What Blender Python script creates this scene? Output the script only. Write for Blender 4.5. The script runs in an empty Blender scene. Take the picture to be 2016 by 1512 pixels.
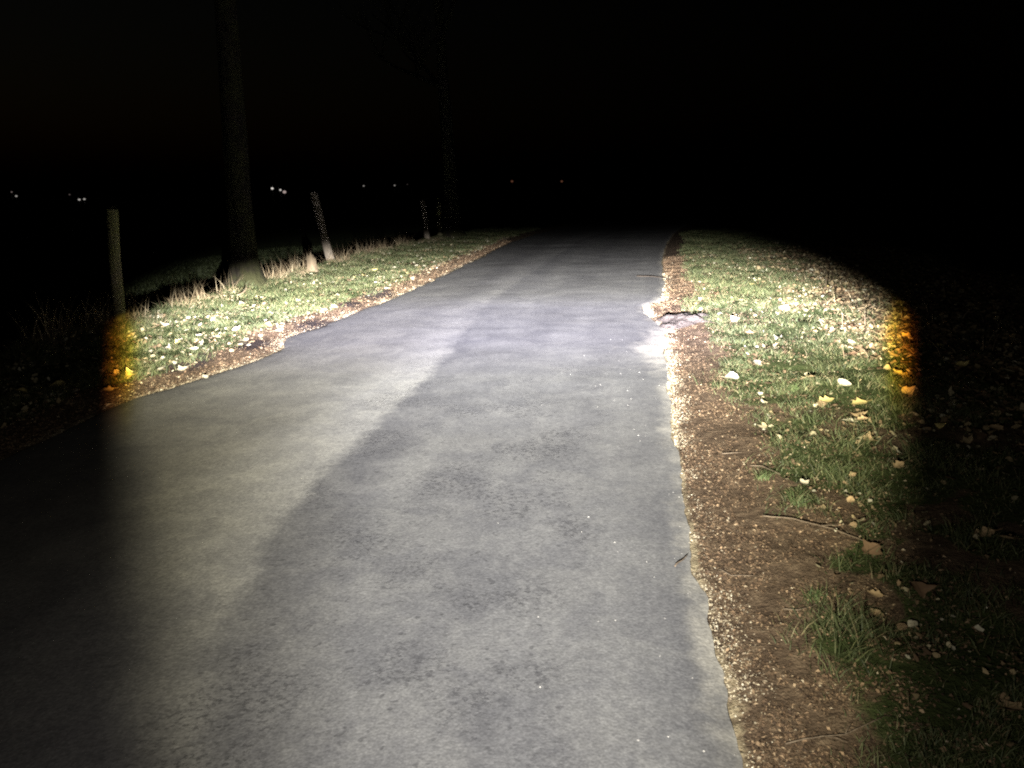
import bpy, bmesh, math, random
import numpy as np
from mathutils import Vector, Matrix, Euler

random.seed(7); rng = np.random.default_rng(11)
R = math.radians
scene = bpy.context.scene
C = scene.collection

# ------------------------------------------------------------------ camera
CAM_H = 1.45; PITCH = R(14.4); ROLL = R(0.8)
cam_d = bpy.data.cameras.new('camera'); cam = bpy.data.objects.new('camera', cam_d); C.objects.link(cam)
cam_d.sensor_width = 36.0; cam_d.lens = 1500.0 / 2016.0 * 36.0
cam_d.clip_start = 0.05; cam_d.clip_end = 6000
cam.matrix_world = Matrix.Translation((0, 0, CAM_H)) @ Matrix.Rotation(R(90) - PITCH, 4, 'X') @ Matrix.Rotation(-ROLL, 4, 'Z')
scene.camera = cam

# ------------------------------------------------------------------ sky: night, a last trace of glow low on the left
world = bpy.data.worlds.new('World'); scene.world = world; world.use_nodes = True
wn = world.node_tree; wn.nodes.clear()
sky = wn.nodes.new('ShaderNodeTexSky'); sky.sky_type = 'NISHITA'; sky.sun_disc = False
sky.sun_elevation = R(-4.8); sky.sun_rotation = R(-62); sky.dust_density = 4.0; sky.air_density = 1.6
bg = wn.nodes.new('ShaderNodeBackground'); bg.inputs['Strength'].default_value = 0.05
wo = wn.nodes.new('ShaderNodeOutputWorld')
wn.links.new(sky.outputs[0], bg.inputs[0]); wn.links.new(bg.outputs[0], wo.inputs[0])

# ------------------------------------------------------------------ exposure
vs = scene.view_settings
vs.view_transform = 'Standard'; vs.look = 'None'; vs.exposure = 0.0; vs.gamma = 1.0; vs.use_curve_mapping = False
scene.cycles.filter_width = 2.1
scene.cycles.use_denoising = False
scene.cycles.max_bounces = 5
scene.cycles.diffuse_bounces = 1

# ------------------------------------------------------------------ the bicycle headlamp under the camera: its beam pattern
LAMP = Vector((0.0, 0.35, 0.95)); LAMP_POWER = 26500.0

class NT:
    """tiny expression builder for node trees"""
    def __init__(s, t): s.t = t
    def _in(s, sock, v):
        if hasattr(v, 'is_linked'): s.t.links.new(v, sock)
        else: sock.default_value = v
    def m(s, op, a, b=None, c=None, clamp=False):
        n = s.t.nodes.new('ShaderNodeMath'); n.operation = op; n.use_clamp = clamp
        s._in(n.inputs[0], a)
        if b is not None: s._in(n.inputs[1], b)
        if c is not None: s._in(n.inputs[2], c)
        return n.outputs[0]
    def rng(s, v, a, b, c=0.0, d=1.0, kind='SMOOTHSTEP'):
        n = s.t.nodes.new('ShaderNodeMapRange'); n.interpolation_type = kind
        for i, x in enumerate((v, a, b, c, d)): s._in(n.inputs[i], x)
        return n.outputs[0]
    def ramp(s, v, stops, interp='LINEAR'):
        n = s.t.nodes.new('ShaderNodeValToRGB'); e = n.color_ramp; e.interpolation = interp
        while len(e.elements) < len(stops): e.elements.new(0.5)
        for el, (p, c) in zip(e.elements, stops):
            el.position = p; el.color = (*c, 1) if not isinstance(c, (int, float)) else (c, c, c, 1)
        s.t.links.new(v, n.inputs[0]); return n.outputs[0]
    def mix(s, f, a, b, mode='MIX'):
        n = s.t.nodes.new('ShaderNodeMix'); n.data_type = 'RGBA'; n.blend_type = mode
        s._in(n.inputs[0], f)
        for k, x in ((6, a), (7, b)): s._in(n.inputs[k], (*x, 1) if isinstance(x, tuple) and len(x) == 3 else x)
        return n.outputs[2]
    def noise(s, vec, scale, detail=4, rough=0.55, out=0, dist=0.0):
        n = s.t.nodes.new('ShaderNodeTexNoise'); n.inputs['Scale'].default_value = scale; n.inputs['Detail'].default_value = detail
        n.inputs['Roughness'].default_value = rough; n.inputs['Distortion'].default_value = dist
        if vec is not None: s.t.links.new(vec, n.inputs['Vector'])
        return n.outputs[out]
    def voro(s, vec, scale, feature='F1', out='Distance', rand=1.0):
        n = s.t.nodes.new('ShaderNodeTexVoronoi'); n.feature = feature; n.inputs['Scale'].default_value = scale
        n.inputs['Randomness'].default_value = rand
        if vec is not None: s.t.links.new(vec, n.inputs['Vector'])
        return n.outputs[out]
    def attr(s, name, out='Fac'):
        n = s.t.nodes.new('ShaderNodeAttribute'); n.attribute_name = name; return n.outputs[out]
    def coord(s, out='Object'):
        return s.t.nodes.new('ShaderNodeTexCoord').outputs[out]
    def sep(s, v):
        n = s.t.nodes.new('ShaderNodeSeparateXYZ'); s.t.links.new(v, n.inputs[0]); return n.outputs
    def mapv(s, v, scale=(1, 1, 1), loc=(0, 0, 0)):
        n = s.t.nodes.new('ShaderNodeMapping'); n.inputs['Scale'].default_value = scale; n.inputs['Location'].default_value = loc
        s.t.links.new(v, n.inputs[0]); return n.outputs[0]
    def bump(s, h, strength, dist, normal=None):
        n = s.t.nodes.new('ShaderNodeBump'); n.inputs['Strength'].default_value = strength; n.inputs['Distance'].default_value = dist
        s.t.links.new(h, n.inputs['Height'])
        if normal is not None: s.t.links.new(normal, n.inputs['Normal'])
        return n.outputs[0]

ld = bpy.data.lights.new('bicycle_headlamp', 'SPOT'); lamp = bpy.data.objects.new('bicycle_headlamp', ld); C.objects.link(lamp)
lamp.location = LAMP; lamp.rotation_euler = (R(90), 0, 0)
ld.energy = LAMP_POWER; ld.spot_size = R(150); ld.spot_blend = 0.0; ld.shadow_soft_size = 0.018
ld.use_nodes = True
lt = NT(ld.node_tree); ld.node_tree.nodes.clear()
x, y, z = lt.sep(lt.coord('Normal'))
iz = lt.m('MAXIMUM', lt.m('ABSOLUTE', z), 0.02)
U = lt.m('DIVIDE', x, iz); V = lt.m('DIVIDE', y, iz)
AU = lt.m('ABSOLUTE', U)
# vertical profile (log intensity against log of the dip below horizontal)
DIP = lt.m('MAXIMUM', lt.m('MULTIPLY', V, -1.0), 0.02)
LV = lt.m('DIVIDE', lt.m('LOGARITHM', lt.m('DIVIDE', DIP, 0.02), 10.0), 1.8, clamp=True)
prof = [(0.02, 370), (0.08, 390), (0.101, 425), (0.121, 305), (0.146, 164), (0.171, 93), (0.203, 50), (0.26, 20.5), (0.321, 10.4), (0.387, 6.1), (0.458, 3.9), (0.536, 2.6), (0.621, 1.75), (0.714, 1.22), (1.2, 0.38)]
FV = lt.m('POWER', 10.0, lt.m('SUBTRACT', lt.m('MULTIPLY', lt.ramp(LV, [(math.log10(d / 0.02) / 1.8, (math.log10(i) + 1) / 4) for d, i in prof]), 4.0), 1.0))
# curved upper cut-off
VO = lt.m('MAXIMUM', lt.m('SUBTRACT', AU, 0.2), 0.0)
VC = lt.m('SUBTRACT', -0.0225, lt.m('MULTIPLY', lt.m('MULTIPLY', VO, VO), 0.60))
CUT = lt.rng(lt.m('SUBTRACT', VC, V), 0.004, 0.058)
CUT = lt.m('POWER', CUT, 1.25)
# bell across, wide at the top and narrow near the wheel; hard rim of the reflector at the sides
SW = lt.ramp(lt.m('MULTIPLY', V, -1.0, clamp=True), [(0.09, 0.88), (0.12, 0.68), (0.15, 0.60), (0.20, 0.53), (0.32, 0.54), (0.62, 0.70), (0.9, 0.78)])
BELL = lt.m('EXPONENT', lt.m('MULTIPLY', lt.m('POWER', lt.m('DIVIDE', lt.m('ABSOLUTE', lt.m('SUBTRACT', U, lt.rng(V, -0.30, -0.12, 0.02, 0.0))), SW), 2.7), -1.0))
RIMW = lt.rng(V, -0.62, -0.13, 0.80, 0.562, 'LINEAR')
RSOFT = lt.rng(V, -0.45, -0.15, -0.22, -0.034, 'LINEAR')
RIM = lt.rng(lt.m('SUBTRACT', AU, RIMW), 0.014, RSOFT)
MAIN = lt.m('MULTIPLY', lt.m('MULTIPLY', FV, CUT), lt.m('MULTIPLY', BELL, RIM))
# weak stray light round the beam
STRAY = lt.m('MULTIPLY', 0.25, lt.rng(V, 0.055, -0.05))
STRAY = lt.m('MULTIPLY', STRAY, lt.rng(V, -0.55, -0.08, 0.75, 1.0))
STRAY = lt.m('MULTIPLY', STRAY, lt.rng(AU, 1.1, 0.6, 0.6, 1.0))
TOT = lt.m('MULTIPLY', MAIN, 0.01); STR = lt.m('MULTIPLY', STRAY, 0.01)
# tint: bluish core, yellowish outer part, orange fringe on the rim
EDGE = lt.rng(lt.m('SUBTRACT', AU, RIMW), -0.062, 0.014, 0.0, 1.0, 'LINEAR')
fr = lt.ramp(EDGE, [(0.0, (1, 1, 1)), (0.22, (1.0, 0.97, 0.8)), (0.42, (1.1, 0.88, 0.22)), (0.68, (1.05, 0.46, 0.06)), (1.0, (0.9, 0.18, 0.02))])
core = lt.ramp(lt.rng(V, -0.24, -0.09, 0, 1, 'LINEAR'), [(0.0, (1.0, 0.995, 0.985)), (0.45, (0.985, 0.985, 1.0)), (0.70, (0.90, 0.885, 1.03)), (0.9, (0.92, 0.905, 1.02)), (1.0, (1.0, 0.985, 0.98))])
yel = lt.ramp(lt.m('DIVIDE', AU, SW, clamp=True), [(0.0, (1, 1, 1)), (0.45, (1, 0.995, 0.98)), (1.0, (1.0, 0.95, 0.72))])
col = lt.mix(1.0, lt.mix(1.0, core, yel, 'MULTIPLY'), lt.mix(lt.rng(V, -0.25, -0.165), (1.0, 0.995, 0.985), fr), 'MULTIPLY')
em = ld.node_tree.nodes.new('ShaderNodeEmission'); lo = ld.node_tree.nodes.new('ShaderNodeOutputLight')
ld.node_tree.links.new(col, em.inputs[0]); ld.node_tree.links.new(TOT, em.inputs[1]); 
em2 = ld.node_tree.nodes.new('ShaderNodeEmission'); em2.inputs[0].default_value = (1.0, 0.93, 0.84, 1); ld.node_tree.links.new(STR, em2.inputs[1])
ad = ld.node_tree.nodes.new('ShaderNodeAddShader'); ld.node_tree.links.new(em.outputs[0], ad.inputs[0]); ld.node_tree.links.new(em2.outputs[0], ad.inputs[1])
ld.node_tree.links.new(ad.outputs[0], lo.inputs[0])

# ------------------------------------------------------------------ helpers
def ground_at(px, py, zz=0.0):
    """point of the plane z = zz that the photograph shows at a pixel (used to measure where things stand)"""
    a = (px - 1008) / 1500.0; b = -(py - 756) / 1500.0
    c, s = math.cos(ROLL), math.sin(ROLL)
    a, b = a * c + b * s, -a * s + b * c
    d = Vector((a, math.cos(PITCH) + b * math.sin(PITCH), -math.sin(PITCH) + b * math.cos(PITCH)))
    t = (zz - CAM_H) / d.z
    return Vector((0, 0, CAM_H)) + d * t

def link(name, me, mat=None, parent=None):
    o = bpy.data.objects.new(name, me); C.objects.link(o)
    if mat is not None and len(me.materials) == 0: me.materials.append(mat)
    if parent is not None: o.parent = parent
    return o
def tag(o, label=None, cat=None, group=None, kind=None):
    if label: o['label'] = label
    if cat: o['category'] = cat
    if group: o['group'] = group
    if kind: o['kind'] = kind
    return o
def empty(name, loc):
    o = bpy.data.objects.new(name, None); C.objects.link(o); o.location = loc; o.empty_display_size = 0.1; return o
def mesh_np(name, v, f, smooth=False):
    """v (n,3), f (m,k) arrays -> mesh, fast"""
    me = bpy.data.meshes.new(name); v = np.asarray(v, np.float32); f = np.asarray(f, np.int32); k = f.shape[1]
    me.vertices.add(len(v)); me.vertices.foreach_set('co', v.ravel())
    me.loops.add(f.size); me.loops.foreach_set('vertex_index', f.ravel())
    me.polygons.add(len(f)); me.polygons.foreach_set('loop_start', np.arange(0, f.size, k, dtype=np.int32))
    me.polygons.foreach_set('use_smooth', np.full(len(f), smooth))
    me.update(calc_edges=True); return me
def attr_f(me, name, vals):
    a = me.attributes.new(name, 'FLOAT', 'POINT'); a.data.foreach_set('value', np.asarray(vals, np.float32).ravel())
def attr_v(me, name, vals):
    a = me.attributes.new(name, 'FLOAT_VECTOR', 'POINT'); a.data.foreach_set('vector', np.asarray(vals, np.float32).ravel())
def attr_c(me, name, vals):
    vals = np.asarray(vals, np.float32)
    if vals.shape[1] == 3: vals = np.concatenate([vals, np.ones((len(vals), 1), np.float32)], 1)
    a = me.attributes.new(name, 'FLOAT_COLOR', 'POINT'); a.data.foreach_set('color', vals.ravel())
_T = rng.random((256, 256)).astype(np.float32)
def vnoise(x, y, scale=1.0, oct=3, seed=0):
    x = np.asarray(x, float) * scale + seed * 17.3 + 1000; y = np.asarray(y, float) * scale + seed * 9.7 + 1000
    out = 0; amp = 1; tot = 0
    for _ in range(oct):
        xi = np.floor(x).astype(int); yi = np.floor(y).astype(int); fx = x - xi; fy = y - yi
        fx = fx * fx * (3 - 2 * fx); fy = fy * fy * (3 - 2 * fy)
        g = lambda i, j: _T[i & 255, j & 255]
        out = out + amp * ((g(xi, yi) * (1 - fx) + g(xi + 1, yi) * fx) * (1 - fy) + (g(xi, yi + 1) * (1 - fx) + g(xi + 1, yi + 1) * fx) * fy)
        tot += amp; amp *= 0.5; x = x * 2.03 + 5.1; y = y * 2.03 + 3.7
    return out / tot
def sstep(a, b, x):
    t = np.clip((np.asarray(x, float) - a) / (b - a), 0, 1); return t * t * (3 - 2 * t)
def mat(name, rough=0.9, spec=0.2):
    m = bpy.data.materials.new(name); m.use_nodes = True; t = m.node_tree; b = t.nodes['Principled BSDF']
    b.inputs['Roughness'].default_value = rough; b.inputs['Specular IOR Level'].default_value = spec
    return m, NT(t), b

# ------------------------------------------------------------------ the course of the lane (measured points on the ground)
LE = np.array([(-40, -1.5), (-20, -2.3), (-10, -2.75), (0, -3.0), (3, -2.95), (5.05, -2.83), (5.51, -2.69), (6.14, -2.47), (6.57, -2.29), (7.04, -2.21), (7.6, -2.26), (8.0, -2.22), (8.41, -2.08), (9.62, -1.84), (10.62, -1.6), (12.5, -1.29), (14.5, -1.01), (16.4, -0.7), (19.15, -0.31), (21.9, 0.09), (24.9, 0.75), (30, 2.2), (40, 6), (60, 16), (90, 36), (160, 90), (300, 210)])
RE = np.array([(-40, 2.2), (-20, 1.2), (-10, 0.75), (0, 0.48), (1.65, 0.57), (1.76, 0.59), (2.03, 0.63), (2.31, 0.665), (2.52, 0.70), (2.68, 0.685), (2.83, 0.72), (3.29, 0.79), (4.33, 0.96), (5.52, 1.16), (6.8, 1.40), (7.9, 1.60), (8.3, 1.60), (8.55, 1.58), (9.0, 1.58), (9.5, 1.66), (10.0, 1.94), (10.4, 2.06), (11.62, 2.34), (15, 2.95), (20, 4.04), (25, 5.3), (30, 6.8), (40, 10.6), (60, 20.6), (90, 40.6), (160, 95), (300, 216)])
CR = np.array([(-40, -3.6), (-10, -4.7), (0, -4.75), (5, -4.6), (8.5, -4.42), (10.5, -4.2), (13, -3.88), (16.2, -3.5), (18.9, -3.0), (22.4, -2.25), (25, -1.5), (30, 0.0), (40, 3.5), (60, 13.4), (90, 33), (160, 86), (300, 205)])
SEAM = np.array([(-1, -0.55), (1.69, -0.80), (2.14, -0.97), (2.4, -1.0), (2.63, -1.03), (3.02, -1.04), (3.74, -0.98), (4.5, -0.85), (5.95, -0.64), (7.16, -0.52), (9.77, -0.30), (14, 0.5), (22, 2.0), (40, 8)])
def fx(tab, y): return np.interp(y, tab[:, 0], tab[:, 1])
def edge_l(y): return fx(LE, y) + (vnoise(y, 0 * y, 1.7, 3, 3) - .5) * 0.12 + (vnoise(y, 0 * y, 14, 2, 5) - .5) * 0.02
def edge_r(y): return fx(RE, y) + (vnoise(y, 0 * y, 2.2, 3, 8) - .5) * 0.07 + (vnoise(y, 0 * y, 16, 2, 6) - .5) * 0.022
def crest(y): return fx(CR, y) + (vnoise(y, 0 * y, 0.9, 3, 12) - .5) * 0.3

def height(x, y):
    x = np.asarray(x, float); y = np.asarray(y, float)
    l = fx(LE, y); r = fx(RE, y); c = crest(y)
    dl = l - x; dr = x - r; din = np.maximum(dl, dr)
    z = np.where(din < 0, -0.02, -0.009 + 0.035 * sstep(0.0, 0.5, din))
    lump = (vnoise(x, y, 2.1, 3, 1) - .5) * 0.07 + (vnoise(x, y, 9, 2, 2) - .5) * 0.022
    z = z + lump * sstep(0.05, 0.55, din)
    # left: bank falls away behind the crest to a lower field
    dc = c - x
    z = z + 0.05 * sstep(-0.5, 0.0, dc) * (dc < 0.4) * (1 - sstep(0.0, 0.4, dc)) - 0.85 * sstep(0.02, 0.65, dc) + 0.10 * sstep(0.9, 2.4, dc)
    # right: verge rises very slightly, then rolls off
    z = z + 0.06 * sstep(0.5, 2.5, dr) - 0.25 * sstep(4.5, 9, dr)
    far = np.hypot(x, y)
    z = z + (vnoise(x, y, 0.004, 2, 4) - .5) * 10.0 * sstep(60, 400, far) - 2.5 * sstep(60, 400, far)
    return z

# ------------------------------------------------------------------ materials: ground
def ground_mat():
    m, n, b = mat('verge_soil', 0.95, 0.1)
    co = n.coord('Object')
    n1 = n.noise(co, 1.3, 5, 0.6); n2 = n.noise(co, 14, 5, 0.65); n3 = n.noise(co, 90, 3, 0.6)
    soil = n.ramp(n2, [(0.3, (0.060, 0.041, 0.027)), (0.5, (0.110, 0.077, 0.050)), (0.7, (0.19, 0.137, 0.088))])
    turf = n.ramp(n2, [(0.3, (0.022, 0.032, 0.010)), (0.55, (0.050, 0.065, 0.022)), (0.75, (0.10, 0.10, 0.045))])
    grit = n.ramp(n3, [(0.3, (0.22, 0.17, 0.10)), (0.6, (0.42, 0.35, 0.22))])
    g = n.m('ADD', n.attr('grass'), n.m('MULTIPLY', n.m('SUBTRACT', n2, 0.5), 0.9))
    c = n.mix(n.rng(g, 0.35, 0.65), soil, turf)
    e = n.m('ADD', n.attr('grit'), n.m('MULTIPLY', n.m('SUBTRACT', n2, 0.5), 0.8))
    c = n.mix(n.rng(e, 0.4, 0.75), c, grit)
    c = n.mix(n.rng(n.m('ADD', n.attr('mud'), n.m('MULTIPLY', n.m('SUBTRACT', n2, 0.5), 0.8)), 0.35, 0.7), c, (0.045, 0.034, 0.031))
    n.t.links.new(c, b.inputs['Base Color'])
    h = n.m('ADD', n.m('MULTIPLY', n2, 0.7), n.m('MULTIPLY', n3, 0.3))
    n.t.links.new(n.bump(h, 0.9, 0.03), b.inputs['Normal'])
    return m

def grass_mask(x, y):
    l = fx(LE, y); r = fx(RE, y); dr = x - r; dl = l - x
    pn = vnoise(x, y, 1.5, 3, 21); pf = vnoise(x, y, 5.0, 2, 22)
    near = sstep(6.0, 3.5, y)
    gr = sstep(0.30, 0.60, dr + (pn - .5) * 0.5) * (1 - near * sstep(0.58, 0.38, 0.5 * pn + 0.5 * pf)) * (1 - 0.85 * sstep(1.9, 2.7, dr - (pn - .5) * 1.6))
    gl = sstep(0.38, 0.60, dl + (pn - .5) * 0.45)
    return np.maximum(gr, gl)

def axis(lo, hi, step, far_lo, far_hi, g=1.28):
    core = list(np.arange(lo, hi + 1e-6, step)); s = step; v = hi
    while v < far_hi: s *= g; v += s; core.append(v)
    s = step; v = lo
    while v > far_lo: s *= g; v -= s; core.insert(0, v)
    return np.array(core)
gx = axis(-6.5, 7.0, 0.055, -2500, 2500); gy = axis(1.0, 27.0, 0.06, -60, 4000)
X, Y = np.meshgrid(gx, gy); nx, ny = len(gx), len(gy)
Z = height(X, Y)
idx = np.arange(nx * ny).reshape(ny, nx)
F = np.stack([idx[:-1, :-1], idx[:-1, 1:], idx[1:, 1:], idx[1:, :-1]], -1).reshape(-1, 4)
me = mesh_np('ground', np.stack([X, Y, Z], -1).reshape(-1, 3), F, True)
din = np.maximum(fx(LE, Y) - X, X - fx(RE, Y))
attr_f(me, 'grass', grass_mask(X, Y))
left_side = (fx(LE, Y) - X) > 0
attr_f(me, 'grit', np.where(left_side, 0.72 * sstep(0.26, 0.02, din), sstep(0.11, 0.0, din)) * (0.40 + 0.5 * vnoise(X, Y, 4, 2, 78)))
MUD = [(745, 582, 0.5), (620, 640, 0.45), (500, 680, 0.35), (370, 718, 0.4), (690, 600, 0.35)]
def mud(x, y):
    m = 0 * np.asarray(x, float)
    for px, py, r in MUD:
        q = ground_at(px, py); m = np.maximum(m, np.exp(-((x - q.x) / (r * .55)) ** 2 - ((y - q.y) / r) ** 2))
    return m
attr_f(me, 'mud', mud(X, Y))
ground = tag(link('ground', me, ground_mat()), kind='structure')

# ------------------------------------------------------------------ road
def road_mat():
    m, n, b = mat('worn_asphalt', 0.85, 0.25)
    co = n.coord('Object'); uv = n.attr('road_uv', 'Vector')
    streak = n.noise(n.mapv(uv, (2.2, 0.22, 1)), 1.0, 4, 0.6)
    blot = n.noise(co, 1.1, 5, 0.62); med = n.noise(co, 7, 5, 0.62); fine = n.noise(co, 120, 3, 0.7); stone = n.voro(co, 95)
    # two layers of surfacing meet at a ragged seam
    ragged = n.m('MULTIPLY', n.m('SUBTRACT', n.noise(co, 11, 4, 0.7), 0.5), 0.16)
    seam = n.m('ADD', n.m('ADD', n.attr('seam'), ragged), n.m('MULTIPLY', n.m('SUBTRACT', n.noise(co, 3.5, 4, 0.6), 0.5), 0.22))
    old = n.m('MULTIPLY', n.rng(seam, 0.06, -0.08), n.attr('fade'))
    darkc = n.mix(blot, (0.178, 0.176, 0.176), (0.238, 0.233, 0.228))
    light = n.mix(n.rng(seam, -0.8, -0.1), n.mix(blot, (0.19, 0.183, 0.168), (0.235, 0.225, 0.205)), n.mix(blot, (0.31, 0.302, 0.285), (0.37, 0.36, 0.34)))
    darkc = n.mix(n.rng(seam, 0.55, 0.05), darkc, n.mix(1.0, darkc, (0.80, 0.80, 0.83), 'MULTIPLY'))
    c = n.mix(old, darkc, light)
    mot = n.noise(co, 19, 4, 0.65)
    c = n.mix(n.rng(mot, 0.3, 0.7), n.mix(1.0, c, (0.88, 0.88, 0.89), 'MULTIPLY'), n.mix(1.0, c, (1.08, 1.08, 1.07), 'MULTIPLY'))
    cloud = n.noise(co, 3.2, 5, 0.6, dist=0.6)
    c = n.mix(n.rng(cloud, 0.36, 0.64), n.mix(1.0, c, (0.88, 0.88, 0.89), 'MULTIPLY'), n.mix(1.0, c, (1.09, 1.085, 1.06), 'MULTIPLY'))
    c = n.mix(n.rng(streak, 0.40, 0.66), n.mix(1.0, c, (0.90, 0.90, 0.91), 'MULTIPLY'), n.mix(1.0, c, (1.07, 1.07, 1.06), 'MULTIPLY'))
    band = n.attr('band')
    c = n.mix(band, c, n.mix(1.0, c, (0.72, 0.72, 0.75), 'MULTIPLY'))
    # pale dust along the edges
    dust = n.m('ADD', n.attr('dust'), n.m('MULTIPLY', n.m('SUBTRACT', med, 0.5), 1.3))
    c = n.mix(n.rng(dust, 0.2, 1.05), c, (0.52, 0.49, 0.42))
    # stones and binder
    c = n.mix(n.m('MULTIPLY', n.rng(fine, 0.35, 0.7), 0.42), n.mix(1.0, c, (0.72, 0.72, 0.72), 'MULTIPLY'), n.mix(1.0, c, (1.35, 1.34, 1.32), 'MULTIPLY'))
    speck = n.noise(co, 62, 2, 0.6)
    c = n.mix(n.rng(speck, 0.32, 0.68), n.mix(1.0, c, (0.86, 0.86, 0.86), 'MULTIPLY'), n.mix(1.0, c, (1.10, 1.10, 1.09), 'MULTIPLY'))
    # fretted patches: pitted, dark
    patch = n.m('MULTIPLY', n.rng(n.noise(co, 1.9, 3, 0.55), 0.44, 0.64), n.attr('wear'))
    pit = n.m('MULTIPLY', patch, n.rng(n.noise(co, 44, 4, 0.68), 0.50, 0.63))
    pit2 = n.m('MULTIPLY', n.rng(n.noise(co, 30, 3, 0.5), 0.63, 0.72), n.attr('wear'))
    pit = n.m('MAXIMUM', pit, n.m('MULTIPLY', pit2, 0.7))
    c = n.mix(n.m('MULTIPLY', patch, 0.35), c, n.mix(1.0, c, (0.70, 0.70, 0.73), 'MULTIPLY'))
    c = n.mix(n.m('MULTIPLY', pit, 0.72), c, (0.045, 0.044, 0.047))
    n.t.links.new(c, b.inputs['Base Color'])
    h = n.m('SUBTRACT', n.m('ADD', n.m('MULTIPLY', stone, -0.6), n.m('MULTIPLY', fine, 0.5)), n.m('MULTIPLY', pit, 1.0))
    n.t.links.new(n.bump(h, 0.35, 0.004), b.inputs['Normal'])
    return m
ys = np.concatenate([np.arange(-30, 0.5, 1.0), np.arange(0.5, 27, 0.035), axis(27, 27.1, 0.05, 27, 300, 1.12)[3:]])
ys = ys[ys < 298]
nc = 61; el = edge_l(ys); er = edge_r(ys); tt = np.linspace(0, 1, nc)
XX = el[:, None] * (1 - tt) + er[:, None] * tt; YY = np.repeat(ys[:, None], len(tt), 1)
far = np.hypot(XX, YY)
ZZ = 0.022 * (1 - (2 * tt[None, :] - 1) ** 2) + (vnoise(XX, YY, 1.2, 3, 31) - .5) * 0.016 * sstep(0.0, 0.4, np.minimum(XX - el[:, None], er[:, None] - XX)) + (vnoise(XX, YY, 0.004, 2, 4) - .5) * 10.0 * sstep(60, 400, far) - 2.5 * sstep(60, 400, far) + 0.3 * sstep(40, 120, far)
de = np.minimum(XX - el[:, None], er[:, None] - XX)
ZZ = ZZ - 0.006 * sstep(0.05, 0.0, de)
idx = np.arange(XX.size).reshape(XX.shape)
F = np.stack([idx[:-1, :-1], idx[:-1, 1:], idx[1:, 1:], idx[1:, :-1]], -1).reshape(-1, 4)
me = mesh_np('road', np.stack([XX, YY, ZZ], -1).reshape(-1, 3), F, True)
acr = XX - 0.5 * (fx(LE, YY) + fx(RE, YY))
attr_v(me, 'road_uv', np.stack([acr, YY, 0 * YY], -1).reshape(-1, 3))
attr_f(me, 'seam', XX - fx(SEAM, YY)); attr_f(me, 'fade', (0.25 + 0.75 * sstep(1.9, 3.1, YY)) * (1 - 0.65 * sstep(5.5, 9.0, YY)))
# a darker wheel track in the far half, pale dust at the margins and a wash of sand by the broken right edge
trk = 0.35 + 0.19 * (YY - 8)
band = np.exp(-((XX - trk) / 0.22) ** 2) * sstep(6.5, 8.5, YY) + 0.8 * np.exp(-((XX - (fx(LE, YY) + 1.0)) / 0.3) ** 2) * sstep(8.5, 11, YY)
attr_f(me, 'band', np.clip(band, 0, 1) * (0.6 + 0.4 * vnoise(XX, YY, 1.5, 2, 33)))
dust = 0.75 * sstep(0.16, 0.0, er[:, None] - XX) * (0.4 + 0.9 * vnoise(XX, YY, 3, 2, 91)) + 0.30 * sstep(0.20, 0.0, XX - el[:, None])
dust = np.maximum(dust, 1.0 * np.exp(-((er[:, None] - XX) / (0.12 + 0.25 * vnoise(XX, YY, 2.3, 3, 90))) ** 2 - ((YY - 7.0) / 1.3) ** 2))
attr_f(me, 'dust', dust)
attr_f(me, 'wear', sstep(-1.25, -0.85, XX) * sstep(0.28, 0.55, er[:, None] - XX) * sstep(7.5, 4.5, YY))
road = tag(link('road', me, road_mat()), kind='structure')

# ------------------------------------------------------------------ materials: small things
def vcol_mat(name, rough=0.8, spec=0.2, trans=0.0, var=0.25, scale=60):
    m, n, b = mat(name, rough, spec)
    c = n.attr('tint', 'Color'); t = n.noise(n.coord('Object'), scale, 3, 0.6)
    c = n.mix(1.0, c, n.ramp(t, [(0.25, 1 - var), (0.75, 1.0)]), 'MULTIPLY')
    n.t.links.new(c, b.inputs['Base Color'])
    if trans:
        tr = n.t.nodes.new('ShaderNodeBsdfTranslucent'); n.t.links.new(c, tr.inputs[0])
        ms = n.t.nodes.new('ShaderNodeMixShader'); ms.inputs[0].default_value = trans
        out = n.t.nodes['Material Output']
        n.t.links.new(b.outputs[0], ms.inputs[1]); n.t.links.new(tr.outputs[0], ms.inputs[2]); n.t.links.new(ms.outputs[0], out.inputs[0])
    return m
M_grass = vcol_mat('grass_blade', 0.6, 0.3, 0.25)
M_straw = vcol_mat('dry_straw', 0.8, 0.2, 0.15)
M_bits = vcol_mat('leaf_crumbs', 0.85, 0.15)
M_grit = vcol_mat('grit_stone', 0.8, 0.3)

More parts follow.
